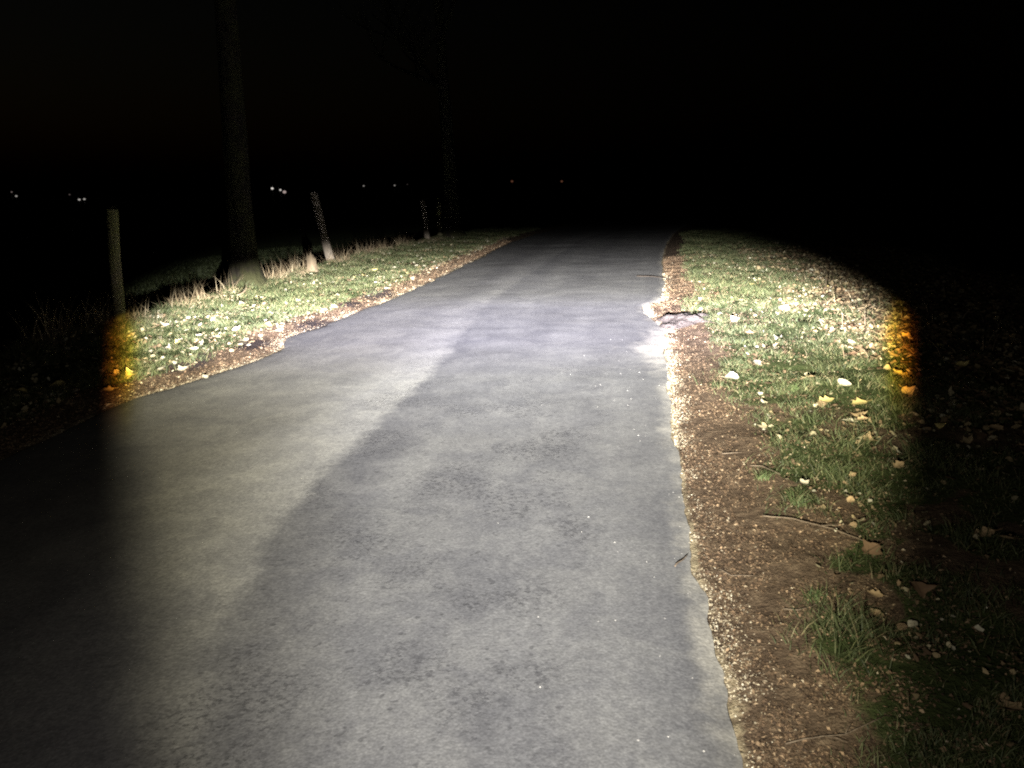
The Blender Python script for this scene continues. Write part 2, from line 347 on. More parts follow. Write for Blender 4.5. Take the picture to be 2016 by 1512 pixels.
def leaf_mat(name, c1, c2, vein):
    m, n, b = mat(name, 0.75, 0.2)
    co = n.coord('Object'); x, y, z = n.sep(co)
    info = n.t.nodes.new('ShaderNodeObjectInfo')
    t = n.noise(co, 35, 4, 0.6)
    c = n.mix(t, c1, c2)
    mid = n.rng(n.m('ABSOLUTE', y), 0.004, 0.0)
    c = n.mix(n.m('MULTIPLY', mid, 0.6), c, vein)
    c = n.mix(1.0, c, n.ramp(info.outputs['Random'], [(0.0, 0.62), (1.0, 1.12)]), 'MULTIPLY')
    n.t.links.new(c, b.inputs['Base Color'])
    n.t.links.new(n.bump(t, 0.4, 0.004), b.inputs['Normal'])
    return m
M_leaf = {
    'cream': leaf_mat('leaf_cream', (0.44, 0.39, 0.26), (0.66, 0.61, 0.46), (0.5, 0.42, 0.26)),
    'tan': leaf_mat('leaf_tan', (0.34, 0.23, 0.12), (0.50, 0.37, 0.21), (0.2, 0.12, 0.06)),
    'yellow': leaf_mat('leaf_yellow', (0.50, 0.40, 0.14), (0.66, 0.55, 0.24), (0.36, 0.26, 0.08)),
    'brown': leaf_mat('leaf_brown', (0.13, 0.08, 0.045), (0.24, 0.155, 0.09), (0.08, 0.05, 0.03)),
}

# ------------------------------------------------------------------ blades, crumbs and grit (what nobody could count)
def blades(name, P, length, width, lean, cols, material, label, cat, segs=2, droop=0.35):
    n = len(P); a = rng.uniform(0, 2 * np.pi, n); d = np.stack([np.cos(a), np.sin(a)], 1)
    pa = rng.uniform(0, 2 * np.pi, n); side = np.stack([np.cos(pa), np.sin(pa)], 1) * (width / 2)[:, None]
    rows = []
    for k in range(segs + 1):
        t = k / segs
        hor = (lean * length * (t * 0.45 + droop * t * t * 1.6))[:, None] * d
        zz = length * (t - droop * lean * t * t * 0.75)
        w = 1 - 0.92 * t ** 1.5
        for s in ((-1, 1) if k < segs else (0,)):
            rows.append(np.concatenate([P[:, :2] + hor + side * w * s, (P[:, 2] + zz)[:, None]], 1))
    nv = 2 * segs + 1; v = np.stack(rows, 1).reshape(-1, 3); base = (np.arange(n) * nv)[:, None]
    tri = []
    for k in range(segs - 1):
        q = 2 * k; tri += [[q, q + 1, q + 3], [q, q + 3, q + 2]]
    q = 2 * (segs - 1); tri.append([q, q + 1, q + 2])
    f = (base[:, None, :] + np.array(tri)[None]).reshape(-1, 3)
    me = mesh_np(name, v, f); attr_c(me, 'tint', np.repeat(cols, nv, 0))
    return tag(link(name, me, material), label, cat, kind='stuff')
def pal(n, cols, jit=0.2, p=None):
    cols = np.array(cols); k = rng.choice(len(cols), n, p=p); return cols[k] * rng.uniform(1 - jit, 1 + jit, (n, 1))
def scatter(n, x0, x1, y0, y1, yb=1.0):
    """points with density falling with distance"""
    x = rng.uniform(x0, x1, n); y = y0 + (y1 - y0) * rng.random(n) ** yb
    return x, y
def on_ground(x, y, dz=0.0): return np.stack([x, y, height(x, y) + dz], 1)

GREEN = [(0.068, 0.086, 0.036), (0.092, 0.114, 0.048), (0.058, 0.071, 0.031), (0.125, 0.145, 0.066), (0.16, 0.17, 0.075), (0.20, 0.17, 0.09)]
# right verge
n = 330000; yy = 1.2 + 24 * rng.random(n) ** 1.7; xx = fx(RE, yy) + 0.15 + 5.2 * rng.random(n) ** 1.25
keep = rng.random(n) < grass_mask(xx, yy) * (0.1 + 0.9 * sstep(0.32, 0.55, vnoise(xx, yy, 6, 3, 40))); xx, yy = xx[keep], yy[keep]
n = len(xx); L = rng.uniform(0.025, 0.075, n) * (0.35 + 2.6 * vnoise(xx, yy, 3.5, 3, 41) ** 2)
blades('grass', on_ground(xx, yy, -0.005), L, 0.0022 + 0.0003 * yy + 0.001 * rng.random(n), rng.uniform(0.4, 1.2, n), pal(n, GREEN, 0.3, [.18, .22, .14, .17, .17, .12]), M_grass, 'short green grass growing on the verge to the right of the lane', 'grass')
# left verge
n = 170000; yy = 3.0 + 25 * rng.random(n) ** 1.5; wd = fx(LE, yy) - fx(CR, yy); xx = fx(LE, yy) - 0.12 - (wd - 0.0) * rng.random(n)
keep = rng.random(n) < grass_mask(xx, yy) * (0.1 + 0.9 * sstep(0.32, 0.55, vnoise(xx, yy, 6, 3, 40))); xx, yy = xx[keep], yy[keep]
n = len(xx); L = rng.uniform(0.025, 0.075, n) * (0.35 + 2.7 * vnoise(xx, yy, 3.5, 3, 41) ** 2)
blades('grass', on_ground(xx, yy, -0.005), L, 0.0022 + 0.0003 * yy + 0.001 * rng.random(n), rng.uniform(0.4, 1.2, n), pal(n, GREEN, 0.3, [.18, .22, .12, .18, .17, .13]), M_grass, 'short green grass growing on the verge between lane and fence posts', 'grass')
# field behind the bank
n = 45000; yy = 5.0 + 26 * rng.random(n) ** 1.1; xx = fx(CR, yy) - 0.5 - 9 * rng.random(n)
blades('meadow_grass', on_ground(xx, yy, -0.005), rng.uniform(0.05, 0.14, n), 0.007 + 0.004 * rng.random(n), rng.uniform(0.4, 1.1, n), pal(n, GREEN[:3], 0.25) * 0.75, M_grass, 'dim green meadow grass beyond the bank on the far side of the posts', 'grass')
# dead stalks along the crest of the bank
def crest_pts(n, y0, y1, spread):
    y = y0 + (y1 - y0) * rng.random(n) ** 1.2; y = y[(vnoise(y, 0 * y, 1.8, 2, 50) > 0.34 + 0.2 * rng.random(len(y)))]
    x = crest(y) + rng.normal(0.0, spread, len(y)); return x, y
STRAW = [(0.27, 0.205, 0.122), (0.36, 0.28, 0.17), (0.20, 0.145, 0.085), (0.44, 0.36, 0.23)]
x1, y1 = crest_pts(1150, 7.2, 21, 0.09); n = len(x1)
blades('dry_grass', on_ground(x1, y1, -0.01), rng.uniform(0.14, 0.50, n), 0.0045 + 0.003 * rng.random(n), rng.uniform(0.08, 0.85, n), pal(n, STRAW, 0.25), M_straw, 'dry straw coloured stalks along the top of the bank by the fence posts', 'dry grass', segs=5, droop=0.45)
x1, y1 = crest_pts(3600, 6.8, 24, 0.16); n = len(x1)
blades('dry_grass', on_ground(x1 + 0.1, y1, -0.01), rng.uniform(0.05, 0.15, n), 0.005 + 0.004 * rng.random(n), rng.uniform(0.6, 1.3, n), pal(n, STRAW, 0.25), M_straw, 'low matted straw at the foot of the fence posts and trunks', 'dry grass', segs=3, droop=0.5)
# withered stalks on the right, at the edge of the light
n = 330; yy = rng.uniform(6, 13, n); xx = fx(RE, yy) + 2.5 + rng.normal(0, 0.5, n)
blades('dry_grass', on_ground(xx, yy, -0.01), rng.uniform(0.06, 0.26, n), 0.005 + 0.004 * rng.random(n), rng.uniform(0.4, 1.2, n), pal(n, STRAW, 0.25), M_straw, 'withered pale stalks among fallen leaves on the verge to the right', 'dry grass', segs=3, droop=0.45)

def flakes(name, x, y, size, cols, material, label, cat, dz=0.004, tilt=0.5, asp=0.55):
    """small folded flakes (4 corner kites, bent along the middle)"""
    n = len(x); P = on_ground(x, y, 0) if not isinstance(dz, np.ndarray) else np.stack([x, y, dz], 1)
    a = rng.uniform(0, 2 * np.pi, n); d = np.stack([np.cos(a), np.sin(a), rng.normal(0, tilt, n) * 0.5], 1)
    s = np.stack([-np.sin(a), np.cos(a), rng.normal(0, tilt, n)], 1) * (asp * rng.uniform(0.6, 1.4, n))[:, None]
    size = size[:, None]; up = np.array([0, 0, 1.0]) * size
    P = P + np.array([0, 0, 0.25]) * size
    k = rng.uniform(-0.12, 0.3, (n, 1))
    v = np.stack([P - d * size * .5, P + s * size * .5 + up * k, P + d * size * .5, P - s * size * .5 + up * k], 1).reshape(-1, 3)
    f = (np.arange(n)[:, None, None] * 4 + np.array([[0, 2, 1], [0, 3, 2]])[None]).reshape(-1, 3)
    me = mesh_np(name, v, f); attr_c(me, 'tint', np.repeat(cols, 4, 0))
    return tag(link(name, me, material), label, cat, kind='stuff')
def leaflets(name, x, y, size, cols, material, label, cat):
    """small whole leaves: irregular cupped rounds, 6 triangles each"""
    n = len(x); P = on_ground(x, y, 0.013); k = 7; size = size * np.minimum(1.0, 0.42 + 0.11 * y)
    a = rng.uniform(0, 6.28, (n, 1)) + np.arange(k)[None] * (2 * np.pi / k) + rng.normal(0, 0.16, (n, k))
    rr = rng.uniform(0.55, 1.15, (n, k)) * (size / 2)[:, None]; asp = rng.uniform(0.45, 0.95, (n, 1)); ya = rng.uniform(0, 6.28, (n, 1))
    lx = np.cos(a) * rr; ly = np.sin(a) * rr * asp
    gx_ = rng.normal(0.0, 0.35, (n, 1)); gy_ = rng.normal(0.0, 0.35, (n, 1)); cup = rng.uniform(-2, 9, (n, 1))
    lz = lx * gx_ + ly * gy_ + cup * (lx ** 2 + ly ** 2) + rng.normal(0, 0.06, (n, k)) * size[:, None]
    wx = lx * np.cos(ya) - ly * np.sin(ya); wy = lx * np.sin(ya) + ly * np.cos(ya)
    rim = np.stack([wx, wy, lz], -1) + P[:, None, :]
    v = np.concatenate([P[:, None, :], rim], 1).reshape(-1, 3)
    tri = np.array([[0, 1 + j, 1 + (j + 1) % k] for j in range(k)])
    f = (np.arange(n)[:, None, None] * (k + 1) + tri[None]).reshape(-1, 3)
    me = mesh_np(name, v, f, True); attr_c(me, 'tint', np.repeat(cols, k + 1, 0))
    return tag(link(name, me, material), label, cat, kind='stuff')
def clump(x, y, seed, lo=0.38, hi=0.62, base=0.15):
    keep = rng.random(len(x)) < base + (1 - base) * sstep(lo, hi, vnoise(x, y, 2.6, 3, seed)); return x[keep], y[keep], int(keep.sum())
CRUMB = [(0.13, 0.085, 0.052), (0.20, 0.132, 0.080), (0.29, 0.20, 0.12), (0.38, 0.28, 0.175), (0.065, 0.044, 0.030), (0.52, 0.43, 0.30)]
n = 150000; yy = 1.3 + 15 * rng.random(n) ** 2.0; xx = fx(RE, yy) + 0.03 + np.abs(rng.normal(0, 0.55, n))
keep = rng.random(n) < 0.12 + 0.88 * sstep(0.36, 0.62, vnoise(xx, yy, 6, 3, 79)); xx, yy = xx[keep], yy[keep]; n = len(xx)
flakes('leaf_litter', xx, yy, (0.003 + 0.013 * rng.random(n) ** 2.4) * (1 + 0.05 * yy), pal(n, CRUMB, 0.35, [.34, .27, .14, .045, .19, .015]), M_bits, 'crumbled brown leaf litter covering the strip beside the right road edge', 'leaf litter', asp=0.45)
n = 26000; yy = 4 + 18 * rng.random(n) ** 1.6; xx = fx(LE, yy) - 0.05 - np.abs(rng.normal(0, 0.30, n))
keep = rng.random(n) > 0.15 + 0.8 * mud(xx, yy); xx, yy = xx[keep], yy[keep]; n = len(xx)
flakes('leaf_litter', xx, yy, (0.005 + 0.017 * rng.random(n) ** 2) * (1 + 0.04 * yy), pal(n, CRUMB, 0.3, [.34, .26, .14, .06, .18, .02]), M_bits, 'crumbled brown leaf litter along the left road edge', 'leaf litter', asp=0.45)
# small leaves and pieces of leaf lying thickly in the grass
PALE = [(0.46, 0.40, 0.25), (0.36, 0.28, 0.155), (0.25, 0.175, 0.10), (0.60, 0.56, 0.41), (0.15, 0.10, 0.06)]
n = 27000; yy = 1.3 + 18 * rng.random(n) ** 1.3; xx = fx(RE, yy) + 0.45 + 4.8 * rng.random(n) ** 0.8; xx, yy, n = clump(xx, yy, 81)
leaflets('small_leaves', xx, yy, 0.014 + 0.045 * rng.random(n) ** 1.6, pal(n, PALE, 0.3, [.24, .26, .24, .10, .16]), M_bits, 'scattered small dead leaves in the grass of the verge to the right', 'leaf litter')
n = 17000; yy = 4.0 + 13 * rng.random(n) ** 1.2; xx = fx(RE, yy) + 1.6 + 3.2 * rng.random(n); xx, yy, n = clump(xx, yy, 82, base=0.3)
leaflets('small_leaves', xx, yy, 0.025 + 0.055 * rng.random(n), pal(n, PALE, 0.3, [.10, .27, .32, .03, .28]), M_bits, 'thick brown layer of dead leaves on the outer part of the right verge', 'leaf litter')
n = 11000; yy = 4 + 20 * rng.random(n) ** 1.3; xx = fx(LE, yy) - 0.3 - (fx(LE, yy) - fx(CR, yy) - 0.35) * rng.random(n); xx, yy, n = clump(xx, yy, 83)
leaflets('small_leaves', xx, yy, 0.016 + 0.05 * rng.random(n) ** 1.5, pal(n, PALE, 0.3, [.32, .22, .16, .18, .12]), M_bits, 'scattered small pale leaves in the grass of the verge by the posts', 'leaf litter')

def grit(name, x, y, size, cols, label, z=None):
    n = len(x); P = on_ground(x, y, 0)
    if z is not None: P[:, 2] = z
    oc = np.array([(1, 0, 0), (0, 1, 0), (-1, 0, 0), (0, -1, 0), (0, 0, 0.75), (0, 0, -0.5)], float)
    fc = np.array([(0, 1, 4), (1, 2, 4), (2, 3, 4), (3, 0, 4), (1, 0, 5), (2, 1, 5), (3, 2, 5), (0, 3, 5)])
    a = rng.uniform(0, 6.28, n); ca, sa = np.cos(a), np.sin(a)
    v = oc[None] * rng.uniform(0.55, 1.25, (n, 6, 1)) * (size / 2)[:, None, None]
    v = np.stack([v[..., 0] * ca[:, None] - v[..., 1] * sa[:, None], v[..., 0] * sa[:, None] + v[..., 1] * ca[:, None], v[..., 2]], -1) + P[:, None, :]
    f = (np.arange(n)[:, None, None] * 6 + fc[None]).reshape(-1, 3)
    me = mesh_np(name, v.reshape(-1, 3), f); attr_c(me, 'tint', np.repeat(cols, 6, 0))
    return tag(link(name, me, M_grit), label, 'gravel', kind='stuff')
SAND = [(0.50, 0.43, 0.30), (0.38, 0.31, 0.20), (0.64, 0.58, 0.44), (0.24, 0.185, 0.125)]
n = 20000; yy = 1.3 + 12 * rng.random(n) ** 1.5; xx = edge_r(yy) + 0.03 + rng.normal(0.0, 0.05, n)
keep = rng.random(n) < 0.10 + 0.90 * sstep(0.42, 0.64, vnoise(xx, yy, 4, 3, 77)); xx, yy = xx[keep], yy[keep]; n = len(xx)
grit('roadside_grit', xx, yy, (0.0025 + 0.007 * rng.random(n) ** 2) * (1 + 0.10 * yy), pal(n, SAND, 0.35, [.27, .3, .13, .3]), 'pale sandy grit along the right edge of the asphalt', z=None)
n = 5000; yy = 4 + 12 * rng.random(n) ** 1.5; xx = edge_l(yy) - np.abs(rng.normal(0.0, 0.09, n))
keep = rng.random(n) < sstep(0.35, 0.62, vnoise(xx, yy, 3, 3, 76)); xx, yy = xx[keep], yy[keep]; n = len(xx)
grit('roadside_grit', xx, yy, rng.uniform(0.004, 0.011, n) * (1 + 0.04 * yy), pal(n, SAND, 0.25, [.2, .35, .05, .4]) * 0.85, 'pale sandy grit along the left edge of the asphalt')
n = 70; yy = 1.4 + 6 * rng.random(n) ** 1.5; xx = edge_r(yy) - np.abs(rng.normal(0.0, 0.35, n)) - 0.02
grit('loose_chippings', xx, yy, rng.uniform(0.004, 0.010, n), pal(n, [(0.55, 0.52, 0.46), (0.35, 0.33, 0.30)], 0.2), 'tiny loose pale chippings on the asphalt near the right edge', z=0.022 * (1 - (2 * (xx - edge_l(yy)) / (edge_r(yy) - edge_l(yy)) - 1) ** 2))

# ------------------------------------------------------------------ things: fallen leaves
def leaf_mesh(kind, seed):
    """a flat lobed or oval leaf with a stalk, cupped and curled; about 0.1 long along x"""
    r = random.Random(seed); n = 11; top = []
    for i in range(n + 1):
        t = i / n
        if kind == 'oak': w = 0.030 * math.sin(math.pi * t ** 0.85) * (1 + 0.30 * math.cos(t * 6 * math.pi)) + 0.001
        elif kind == 'maple': w = 0.046 * math.sin(math.pi * t ** 0.7) * (1 + 0.30 * math.cos(t * 4 * math.pi + 0.6)) + 0.001
        elif kind == 'round': w = 0.047 * max(0.0, math.sin(math.pi * min(1, t * 0.97 + 0.02))) ** 0.6 * (1 + 0.10 * math.cos(t * 9 + seed)) + 0.001
        else: w = 0.030 * math.sin(math.pi * t ** 0.8) ** 0.8 + 0.001 if 0 < t < 1 else 0.001
        top.append((t, w))
    cu = r.uniform(2, 7); cl = r.uniform(-5, 9); tw = r.uniform(-8, 8); dz = r.uniform(0.002, 0.006)
    v, f = [], []
    for t, w in top:
        x = (t - 0.5) * 0.1
        for s, m in ((-1, 1.0), (-0.5, 0.95), (0, 1), (0.5, 0.95), (1, 1.0)):
            y = s * w * r.uniform(0.88, 1.1); z = cu * y * y * 2 + cl * x * x + tw * x * y + r.uniform(-0.0012, 0.0012) + dz
            v.append((x, y, z))
    for i in range(n):
        for j in range(4):
            a = i * 5 + j; f.append((a, a + 5, a + 6, a + 1))
    b = len(v)
    for k, t in enumerate((0.0, 0.5, 1.0)):   # stalk
        x = -0.05 - 0.03 * t; z = cl * 0.0025 + dz + 0.004 * t
        v += [(x, -0.0011, z), (x, 0.0011, z), (x, 0, z + 0.0015)]
    for k in range(2):
        for j in range(3):
            a = b + k * 3 + j; c = b + k * 3 + (j + 1) % 3; f.append((a, c, c + 3, a + 3))
    me = bpy.data.meshes.new('fallen_leaf'); me.from_pydata(v, [], f); me.update()
    zs = min(p.co.z for p in me.vertices)
    for p in me.vertices: p.co.z -= zs
    for p in me.polygons: p.use_smooth = True
    return me
LM = {}
for tone in M_leaf:
    for kind in ('oak', 'maple', 'oval', 'round'):
        for s in range(3):
            q = leaf_mesh(kind, hash((kind, s)) % 1000 if False else {'oak': 10, 'maple': 40, 'oval': 70, 'round': 90}[kind] + s); q.materials.append(M_leaf[tone]); LM[tone, kind, s] = q
LAND = []
def leaf(p, size, tone, kind, label, group=None, tilt=0.35, yaw=None):
    o = bpy.data.objects.new('fallen_leaf', LM[tone, kind, random.randrange(3)]); C.objects.link(o)
    zz = float(height(p.x, p.y)) if not (fx(LE, p.y) < p.x < fx(RE, p.y)) else 0.022
    o.location = (p.x, p.y, zz + ((0.018 if group is None else random.uniform(0.002, 0.018)) if zz != 0.022 else 0.0))
    yaw = random.uniform(0, 6.28) if yaw is None else yaw
    if group: o.rotation_euler = (random.uniform(-tilt, tilt), random.uniform(-tilt, tilt), yaw)
    else: o.rotation_euler = (Matrix.Rotation(random.uniform(0.2, 0.45), 3, 'X') @ Matrix.Rotation(random.uniform(-.15, .15), 3, 'Y') @ Matrix.Rotation(yaw, 3, 'Z')).to_euler()
    o.scale = (size / 0.1,) * 3
    return tag(o, label, 'leaf', group)
# the ones that stand out, where they lie
SPECIAL = [
    (1440, 754, 0.10, 'cream', 'round', 'bright cream leaf alone on brown litter at the inner rim of the right grass'),
    (1660, 776, 0.10, 'cream', 'round', 'brightest cream leaf near the lit rim of the right verge'),
    (1625, 800, 0.12, 'yellow', 'oak', 'curled amber leaf just below the brightest cream leaf, its left neighbour'),
    (1690, 805, 0.13, 'yellow', 'oak', 'long curled amber leaf just below and right of the brightest cream leaf'),
    (1447, 638, 0.10, 'cream', 'round', 'single cream leaf in short grass beside the soil heap'),
    (1543, 620, 0.13, 'tan', 'round', 'large tan leaf in grass at the upper right verge'),
    (1580, 972, 0.05, 'cream', 'maple', 'small pale lobed leaf above the bright grass tuft in the right verge'),
    (1675, 953, 0.05, 'tan', 'oak', 'orange tan leaf right of the small pale lobed leaf'),
    (1672, 1006, 0.055, 'tan', 'oval', 'orange tan leaf below its twin in the dark green grass'),
    (1710, 1100, 0.085, 'brown', 'maple', 'broad dull brown leaf at the far end of the long twig'),
    (1720, 1190, 0.055, 'tan', 'oak', 'ragged grey tan lobed leaf at the dim right rim of the beam'),
    (1725, 1224, 0.05, 'tan', 'oval', 'rounded beige leaf below the ragged lobed leaf at the beam rim'),
    (1795, 1246, 0.045, 'cream', 'oval', 'narrow upright pale leaf in the dark at the right beam rim'),
    (1805, 1190, 0.085, 'brown', 'maple', 'large dim brown leaf half in darkness at the right'),
    (1695, 842, 0.075, 'tan', 'oak', 'flat tan leaf under the pair of curled amber leaves'),
    (1705, 880, 0.075, 'tan', 'maple', 'pale brown lobed leaf in dark green grass under the beam rim'),
    (1765, 940, 0.075, 'tan', 'oak', 'long wrinkled tan leaf at the dark rim right of the orange pair'),
    (1770, 760, 0.13, 'yellow', 'oak', 'wide yellow leaf glowing in the orange rim of the beam'),
    (1785, 800, 0.10, 'yellow', 'maple', 'orange leaf at the very edge of the beam below the wide yellow leaf'),
    (550, 655, 0.09, 'cream', 'oval', 'white scrap of leaf on the bare soil beside the left road edge'),
    (384, 700, 0.09, 'cream', 'oval', 'whitish leaf on the border of grass and soil at the left'),
    (405, 747, 0.07, 'cream', 'oak', 'pale curled leaf lying on the asphalt by the left edge'),
    (320, 733, 0.08, 'cream', 'oval', 'cream leaf on the soil strip, leftmost of the bright ones'),
    (260, 752, 0.10, 'yellow', 'maple', 'yellow leaf in the glowing left rim of the beam'),
    (763, 573, 0.09, 'cream', 'oval', 'small white leaf on the dark mud patch by the left road edge'),
    (812, 552, 0.10, 'cream', 'oval', 'small white leaf in the far left soil strip'),
    (780, 533, 0.14, 'cream', 'oval', 'white leaf in the far left grass below the third fence post'),
    (216, 800, 0.05, 'cream', 'oval', 'tiny pale leaf on the asphalt at the left limit of the light'),
]
for px, py, s, tone, kind, lab in SPECIAL:
    leaf(ground_at(px, py), s, tone, kind, lab)
for px, py, nm in [(1600, 1060, 'the long thin twig'), (1450, 1132, 'the short bent pale twig'), (1567, 1005, 'the bright grass tuft'), (1342, 640, 'the soil heap'), (1440, 754, 'the lone cream leaf on litter'), (1660, 776, 'the brightest cream leaf'), (1770, 780, 'the orange beam rim'), (1670, 980, 'the two orange tan leaves'), (1722, 1207, 'the ragged lobed leaf'), (1640, 1460, 'the long pale twig'), (1543, 620, 'the large tan leaf'), (1447, 638, 'the cream leaf by the heap'), (1300, 548, 'the shaded far ridge'), (1622, 590, 'the tall withered stalk'), (1700, 650, 'the short withered stalk'), (1560, 780, 'the lush tuft'), (1480, 560, 'the far grass rim'), (1900, 1250, 'the dark right border'),
                   (238, 646, 'the nearest post'), (487, 566, 'the thick mossy trunk'), (615, 541, 'the split stump'), (655, 517, 'the pale leaning post'), (842, 476, 'the small far post'), (384, 700, 'the whitish leaf by the soil'), (763, 573, 'the dark mud patch'), (260, 752, 'the glowing left beam rim'), (550, 655, 'the white scrap on soil')]:
    LAND.append((ground_at(px, py), nm))
def where_is(p):
    q, nm = min(LAND, key=lambda t: (t[0] - p).length)
    d = p - q; near = 'just ' if d.length < 0.45 else 'well ' if d.length > 1.3 else ''
    if abs(d.x) > abs(d.y) * 0.8: w = 'left of' if d.x < 0 else 'right of'
    else: w = 'beyond' if d.y > 0 else 'before'
    return f'{near}{w} {nm}'
# the others, by side and colour
def many(n, side, tones, ylo, yhi, szs, yb=1.3):
    k = 0
    while k < n:
        yv = ylo + (yhi - ylo) * random.random() ** yb
        if side == 'right': xv = float(fx(RE, yv)) + 0.5 + 3.6 * random.random() ** 0.75
        else:
            w = float(fx(LE, yv) - fx(CR, yv)); xv = float(fx(LE, yv)) - 0.3 - (w - 0.4) * random.random()
        if side == 'right' and vnoise(xv, yv, 1.2, 2, 60) < 0.36: continue
        tone = random.choice(tones)
        word = {'cream': 'pale cream', 'tan': 'tan', 'yellow': 'yellowish', 'brown': 'dull brown'}[tone]
        kind = random.choice(('oak', 'maple', 'oval', 'round')); sz = random.uniform(*szs); mid_ = sum(szs) / 2
        shape = {'oak': 'narrow lobed', 'maple': 'broad lobed', 'oval': 'oval', 'round': 'rounded'}[kind]; big = 'large' if sz > mid_ else 'small'
        leaf(Vector((xv, yv, 0)), sz, tone, kind, f'{big} {word} {shape} leaf {where_is(Vector((xv, yv, 0)))}', f'{word} leaves on the {side} verge')
        k += 1
many(165, 'right', ['tan', 'tan', 'brown', 'brown', 'cream', 'yellow'], 1.6, 11.5, (0.05, 0.10))
many(95, 'left', ['cream', 'cream', 'tan', 'yellow'], 5.0, 20, (0.06, 0.11))

# ------------------------------------------------------------------ bark, wood
def wood_mat(name, c1, c2, moss=None, scale=(14, 14, 1.5), relief=0.012):
    m, n, b = mat(name, 0.9, 0.15)
    co = n.coord('Object'); t = n.noise(n.mapv(co, scale), 1.0, 5, 0.65); g = n.noise(co, 3.0, 4, 0.6)
    c = n.mix(n.rng(t, 0.3, 0.7), c1, c2)
    if moss: c = n.mix(n.rng(g, 0.38, 0.58), c, moss)
    n.t.links.new(c, b.inputs['Base Color']); n.t.links.new(n.bump(t, 1.0, relief), b.inputs['Normal'])
    return m
M_post = wood_mat('weathered_post', (0.20, 0.165, 0.125), (0.36, 0.31, 0.245), None, (30, 30, 2))
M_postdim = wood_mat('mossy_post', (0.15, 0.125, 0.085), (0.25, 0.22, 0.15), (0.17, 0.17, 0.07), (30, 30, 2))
M_bark = wood_mat('mossy_bark', (0.012, 0.010, 0.008), (0.036, 0.030, 0.020), (0.033, 0.033, 0.014), (16, 16, 2.6), 0.06)
M_stump = wood_mat('split_wood', (0.09, 0.068, 0.044), (0.20, 0.155, 0.10), None, (40, 40, 3))
M_twig = wood_mat('twig_bark', (0.09, 0.066, 0.046), (0.20, 0.155, 0.11), None, (60, 60, 60), 0.002)

def tube_mesh(name, paths, sides=12, rough=0.0, seed=0, cap=True):
    """paths: list of lists of (Vector, radius)"""
    r = random.Random(seed); v, f = [], []
    for path in paths:
        b = len(v); m = len(path)
        ph = [r.uniform(0, 6.28) for _ in range(4)]
        for i, (p, rad) in enumerate(path):
            d = (path[min(i + 1, m - 1)][0] - path[max(i - 1, 0)][0]).normalized()
            q = d.to_track_quat('Z', 'Y')
            for k in range(sides):
                a = 2 * math.pi * k / sides
                rr = rad * (1 + rough * (0.5 * math.sin(3 * a + ph[0]) + 0.35 * math.sin(5 * a + ph[1] + i * .4) + r.uniform(-0.35, 0.35)))
                v.append(p + q @ Vector((math.cos(a) * rr, math.sin(a) * rr, 0)))
        for i in range(m - 1):
            for k in range(sides):
                a = b + i * sides + k; c = b + i * sides + (k + 1) % sides; f.append((a, c, c + sides, a + sides))
        if cap:
            f.append(tuple(b + (m - 1) * sides + k for k in range(sides))); f.append(tuple(b + sides - 1 - k for k in range(sides)))
    me = bpy.data.meshes.new(name); me.from_pydata([tuple(p) for p in v], [], f); me.update()
    for p in me.polygons: p.use_smooth = len(p.vertices) == 4
    return me

# ------------------------------------------------------------------ fence posts
def post(px, py, h, rad, lean, material, label, grp='fence posts along the bank', seed=0, yaw_lean=0.0):
    p = ground_at(px, py); z = float(height(p.x, p.y)); root = Vector((p.x, p.y, z))
    axis_ = Vector((-math.sin(R(lean)), math.sin(R(yaw_lean)), 1)).normalized()
    path = [(axis_ * (-0.30), rad * 0.98)] + [(axis_ * (h * t) + Vector((0.006 * math.sin(t * 7 + seed), 0, 0)), rad * (1.04 - 0.10 * t)) for t in (0, 0.1, 0.25, 0.4, 0.55, 0.7, 0.85, 0.96)]
    path += [(axis_ * (h * 0.985), rad * 0.88), (axis_ * h, rad * 0.62)]
    o = link('fence_post', tube_mesh('fence_post', path and [path], 16, 0.07, seed), material); o.location = root
    return tag(o, label, 'fence post', grp)
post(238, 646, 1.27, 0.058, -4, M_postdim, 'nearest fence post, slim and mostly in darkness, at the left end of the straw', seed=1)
post(655, 517, 1.60, 0.085, 11, M_post, 'pale leaning fence post with brightly lit foot right of the little stump', seed=2)
post(842, 476, 1.15, 0.078, 5.5, M_post, 'small far fence post left of the distant mossy trunk', seed=3)
post(867, 471, 1.2, 0.085, 1, M_postdim, 'dark thick post standing close against the distant mossy trunk', seed=4)

